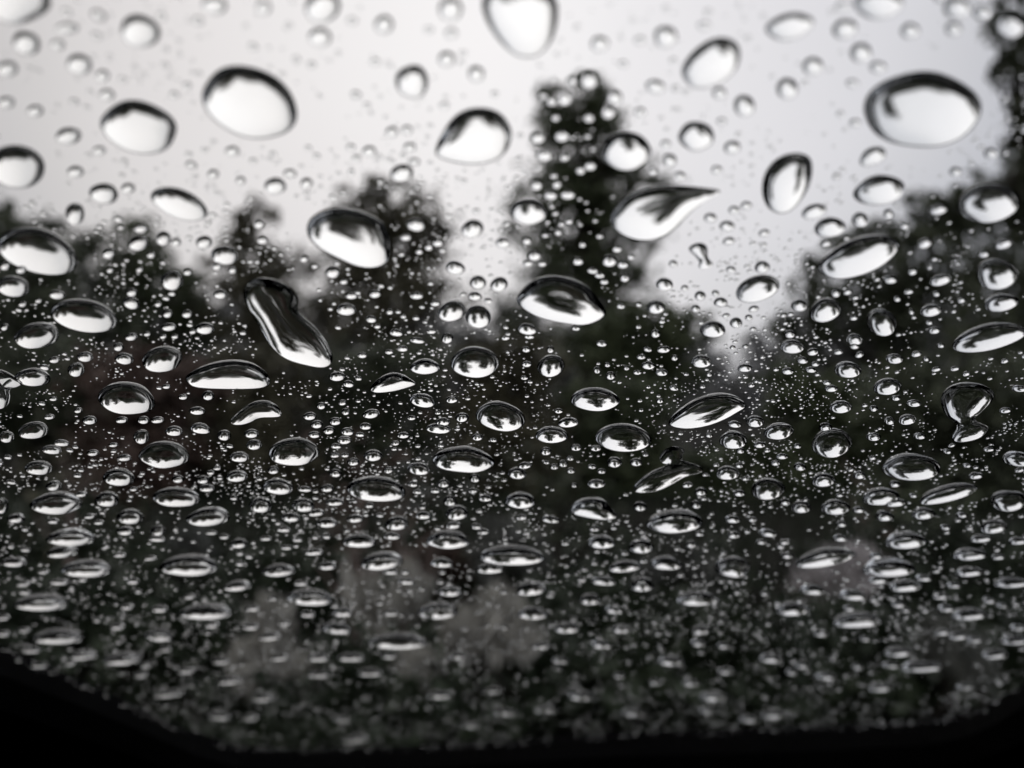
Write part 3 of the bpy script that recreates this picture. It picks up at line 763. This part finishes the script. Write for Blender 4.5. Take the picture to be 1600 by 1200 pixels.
PUa, PVa, PNa, POa = map(np.array, (PU, PV, PN, PO))
def build_drop(d):
    seg = 72 if d['w'] > 60 else (48 if d['w'] > 30 else 32)
    rings = 16 if d['w'] > 60 else (11 if d['w'] > 30 else 8)
    if 'ol' in d: seg = 96; rings = 14
    uv, near, H = drop_geo(d, seg, rings)
    rm = np.linalg.norm(uv - uv.mean(0), axis=1).mean()
    v, f, n_ = dome(uv, near, H, rings, pw(rm, d['y']))
    if 'ol' in d and (len(d['sp']) > 1 or len(d['sp'][0]) > 2):
        v[:, 2] = membrane(v, f, n_, d['y'])
    c = uv.mean(0)
    loc = POa + PUa * c[0] + PVa * c[1]
    w = (v[:, :1] - c[0]) * PUa + (v[:, 1:2] - c[1]) * PVa + v[:, 2:] * PNa
    top = tuple(rings * n_ + i for i in range(n_))
    if 'ol' in d:
        # close the ridge: zip the innermost ring shut with one fan to its own mean
        f = f + [top]
    else:
        f = f + [top]
    nd = len(f)
    f = f + [tuple(range(n_))[::-1]]
    me = bpy.data.meshes.new('raindrop')
    me.from_pydata(w.tolist(), [], f)
    sm = [True] * nd + [False]
    me.polygons.foreach_set('use_smooth', sm)
    me.update()
    me.materials.append(water)
    o = bpy.data.objects.new('raindrop', me)
    o.location = loc
    col.objects.link(o)
    d['uv'] = c; d['rad'] = np.linalg.norm(uv - c, axis=1).max()
    return o
for d in drops:
    pass
N_OWN = 300
own = drops[:N_OWN]
for d in own:
    d['obj'] = build_drop(d)

# fine droplets: the rest of the measured ones plus the countless specks between them, one mesh
sm_v, sm_f, sm_flag = [], [], []
off = 0
def add_small(uv, near, H, rings):
    global off
    v, f, n_ = dome(uv, near, H, rings)
    sm_v.append(v)
    f = f + [tuple(rings * n_ + i for i in range(n_)), tuple(range(n_))[::-1]]
    for q in f: sm_f.append(tuple(i + off for i in q))
    sm_flag.extend([True] * (len(f) - 1) + [False])
    off += len(v)
cells = {}
CELL = 0.004
def reg(u, v, r):
    for a in range(int((u - r) // CELL), int((u + r) // CELL) + 1):
        for b in range(int((v - r) // CELL), int((v + r) // CELL) + 1):
            cells.setdefault((a, b), []).append((u, v, r))
def free(u, v, r):
    for (a, b, q) in cells.get((int(u // CELL), int(v // CELL)), ()):
        if (a - u) ** 2 + (b - v) ** 2 < (q + r) ** 2: return False
    return True
for d in own:
    if 'ol' in d:
        pts = to_uv(np.array(d['ol'], float))
        cc = pts.mean(0)
        for p in pts:
            for t in (0.35, 0.75):
                q = cc + (p - cc) * t
                reg(q[0], q[1], d['rad'] * 0.26)
    else:
        reg(d['uv'][0], d['uv'][1], d['rad'] * 1.02)
for d in drops[N_OWN:]:
    uv, near, H = drop_geo(d, 20, 6)
    c = uv.mean(0); r = np.linalg.norm(uv - c, axis=1).max()
    d['uv'] = c
    reg(c[0], c[1], r)
    add_small(uv, near, H, 6)
from mathutils import noise
rs = random.Random(11)
count = 0
ulo, uhi = umin - 0.02, umax + 0.02
vlo, vhi = min(p[1] for p in low), px_to_uv(800, -150)[1]
tries = 0
small = {0: [], 1: [], 2: [], 3: []}
while count < 11500 and tries < 600000:
    tries += 1
    u, v = rs.uniform(ulo, uhi), rs.uniform(vlo, vhi)
    yy = D0 - v * math.cos(TILT)
    X, Y = CX + u / yy * FPX, CY - v * math.sin(TILT) / yy * FPX
    if not (-100 < X < 1700 and -100 < Y < 1200): continue
    cl = noise.noise((u * 110, v * 110, 3.0)) * 0.7 + noise.noise((u * 34, v * 34, 9.0)) * 0.5
    if rs.random() > (0.34 + 1.0 * cl) * (0.35 + 0.65 * smooth01(150, 420, Y)) * (1 - 0.80 * smooth01(700, 880, Y)) * (1 - 0.5 * smooth01(940, 1080, Y)): continue
    r = min(0.00022 * (1 + 1.15 * smooth01(640, 900, Y)) * math.exp(rs.gauss(0.0, 0.52)), 0.0014)
    if not free(u, v, r * 1.05): continue
    reg(u, v, r)
    small[3 if Y < 300 else 2 if Y > 760 else 1 if r > 0.00030 else 0].append((u, v, r, rs.uniform(0.78, 1.0), rs.uniform(-0.5, 0.5), rs.uniform(0.8, 1.1) * kh(r, Y)))
    count += 1
co, li, ls, lf = [], [], [], []
nv = nl = 0
def push(verts, faces, flags):
    """verts (k, m, 3) of k alike drops, faces of one of them"""
    global nv, nl
    k_, m_ = verts.shape[:2]
    co.append(verts.reshape(-1, 3))
    fl = np.concatenate([np.array(q) for q in faces])
    ln = np.array([len(q) for q in faces])
    st = np.concatenate([[0], np.cumsum(ln)[:-1]])
    base = nv + np.arange(k_)[:, None] * m_
    li.append((fl[None] + base).ravel())
    ls.append((st[None] + nl + np.arange(k_)[:, None] * len(fl)).ravel())
    lf.append(np.tile(np.array(flags), k_))
    nv += k_ * m_; nl += k_ * len(fl)
for big, (sg, rg) in ((0, (10, 3)), (1, (18, 6)), (2, (13, 5)), (3, (14, 4))):
    q = np.array(small[big])
    th = np.linspace(0, 2 * math.pi, sg, endpoint=False)
    ring = np.stack([np.cos(th), -np.sin(th)], 1)
    near = np.tile(np.array([0, -0.32 if big == 2 else -0.1]), (sg, 1))
    t, f, n_ = dome(ring, near, np.ones(sg), rg, 1.0)
    t[:, 2] -= GAP
    f = f + [tuple(rg * n_ + i for i in range(n_)), tuple(range(n_))[::-1]]
    x = t[None, :, 0] * q[:, 2:3]; y = t[None, :, 1] * q[:, 2:3] * q[:, 3:4]
    ca, sa = np.cos(q[:, 4:5]), np.sin(q[:, 4:5])
    vv = np.stack([q[:, 0:1] + x * ca - y * sa, q[:, 1:2] + x * sa + y * ca, GAP + t[None, :, 2] * q[:, 2:3] * q[:, 5:6]], 2)
    push(vv, f, [True] * (len(f) - 1) + [False])
o_ = 0
for v_ in sm_v:      # the measured small ones
    co.append(v_)
fl = np.concatenate([np.array(q) for q in sm_f]) + nv
ln = np.array([len(q) for q in sm_f])
li.append(fl); ls.append(np.concatenate([[0], np.cumsum(ln)[:-1]]) + nl); lf.append(np.array(sm_flag))
V = np.concatenate(co)
Wv = V[:, :1] * PUa + V[:, 1:2] * PVa + V[:, 2:] * PNa
li, ls, lf = np.concatenate(li), np.concatenate(ls), np.concatenate(lf)
me = bpy.data.meshes.new('fine_droplets')
me.vertices.add(len(Wv)); me.vertices.foreach_set('co', Wv.astype(np.float32).ravel())
me.loops.add(len(li)); me.loops.foreach_set('vertex_index', li.astype(np.int32))
me.polygons.add(len(ls)); me.polygons.foreach_set('loop_start', ls.astype(np.int32))
me.polygons.foreach_set('use_smooth', lf.astype(bool))
me.update(calc_edges=True)
me.validate()
me.materials.append(water)
fd = bpy.data.objects.new('fine_droplets', me)
fd.location = PO
col.objects.link(fd)
tag(fd, 'countless fine specks of rain between the larger drops on the window', 'droplets', kind='stuff')
print('DROPS', len(drops), 'fine', count, 'tries', tries, 'verts', len(V))

# ------------------------------------------------------------------ which raindrop is which
MARKS = {
 (1441, 170): 'the biggest drop, upper right in the sky', (390, 159): 'the big round drop, upper left sky', (1040, 330): 'the comma-shaped drop with a tail',
 (545, 370): 'the large slanted drop before the round tree', (877, 468): 'the large leaf-shaped drop at centre', (450, 503): 'the long S-shaped drop',
 (740, 212): 'the arched drop left of the tall tree', (812, 33): 'the big drop cut by the top edge', (217, 198): 'the oval drop in the left sky',
 (58, 392): 'the long slanted drop, far left', (1342, 400): 'the lemon-shaped drop on the right', (1546, 527): 'the long flat drop, far right',
 (1511, 640): 'the figure-eight drop on the right', (1105, 640): 'the slanted boat-shaped drop', (1045, 735): 'the forked drop',
 (1229, 286): 'the upright egg-shaped drop', (1112, 98): 'the steeply slanted drop in the sky', (356, 585): 'the wide flat-bottomed drop',
 (400, 642): 'the bean-shaped drop', (742, 565): 'the plump drop below the twin drops', (724, 718): 'the wide eye-shaped drop below centre',
 (588, 763): 'the wide lens-shaped drop, lower middle', (974, 683): 'the oval drop beside the forked one', (459, 705): 'the domed drop left of lower middle',
 (197, 622): 'the wide oval drop, middle left', (256, 709): 'the domed drop, lower left', (87, 785): 'the flat drop, lower far left',
 (295, 881): 'the broad blurred drop, lower left', (800, 867): 'the long blurred drop, lower middle', (1055, 814): 'the wide blurred drop below the fork',
 (1425, 729): 'the wide arched drop, lower right', (1482, 770): 'the long thin slanted drop, lower right', (1290, 869): 'the blurred slanted streak drop, lower right',
 (1390, 886): 'the broad blurred drop, lower right', (1300, 691): 'the dark-hooded drop, right of centre', (620, 1001): 'the widest blurred drop near the trim',
 (64, 940): 'the flat bright-edged drop, bottom left', (321, 955): 'the crescent drop above the silvery shrub', (1340, 968): 'the bar-like drop, bottom right',
 (1558, 427): 'the squarish drop, far right', (1545, 317): 'the broad drop before the right-edge tree', (978, 235): 'the round drop on the tall tree',
 (131, 493): 'the half-dome drop, middle left', (280, 318): 'the slanted drop above the left trees', (1184, 450): 'the slanted drop in the sky gap',
 (1378, 503): 'the round dark-ringed drop, right trees', (504, 10): 'the faint round drop at the top edge', (1234, 41): 'the faint slanted drop near the top',
 (1090, 934): 'the bright bar drop, bottom middle', (484, 932): 'the crescent drop left of the stems', (28, -2): 'the drop cut by the top left corner',
 (26, 259): 'the slanted drop cut by the left edge', (8, 606): 'the ragged drop cut by the left edge', (1095, 398): 'the hourglass drop', (928, 794): 'the fin-shaped drop left of the fork',
 (614, 598): 'the pointed drop right of the flat-bottomed one', (782, 650): 'the round tree-mirroring drop at centre', (861, 571): 'the tilted round drop under the leaf shape',
 (1577, 40): 'the ringed drop in the top right corner', (1374, 297): 'the oval drop below the biggest one', (135, 887): 'the low arched drop, lower left',
}
RELS = ['right of', 'below and right of', 'below', 'below and left of', 'left of', 'above and left of', 'above', 'above and right of']
ORD = ['', 'second', 'third', 'fourth', 'fifth', 'sixth', 'seventh', 'eighth', 'ninth', 'tenth']
marks, rest, by = [], [], {}
for d in own:
    key = (int(d['x']), int(d['y']))
    if key in MARKS: marks.append((d, MARKS[key]))
    else: rest.append(d)
for d, s_ in marks:
    t_ = s_[4:].replace('drop', 'raindrop', 1)
    tag(d['obj'], t_ + ', on the window glass', 'raindrop', 'raindrops on the car window')
for d in rest:
    m_, s_ = min(marks, key=lambda q: math.hypot(q[0]['x'] - d['x'], (q[0]['y'] - d['y']) * 1.3))
    dx, dy = d['x'] - m_['x'], (d['y'] - m_['y']) * 1.3
    rel = RELS[int(round(math.atan2(dy, dx) / (math.pi / 4))) % 8]
    size = 'large' if d['w'] >= 62 else 'medium' if d['w'] >= 38 else 'small'
    asp = d['h'] / d['w']
    shape = 'slanting' if abs(d['r']) >= 10 else 'round' if asp > 0.78 else 'oval' if asp > 0.5 else 'flat'
    by.setdefault((size, shape, rel, s_), []).append((math.hypot(dx, dy), d))
for (size, shape, rel, s_), q in by.items():
    q.sort(key=lambda e: e[0])
    for i, (_, d) in enumerate(q):
        o_ = (ORD[i] + ' ') if i else ('nearest ' if len(q) > 1 else '')
        tag(d['obj'], f'{o_}{size} {shape} raindrop {rel} {s_}', 'raindrop', 'raindrops on the car window')
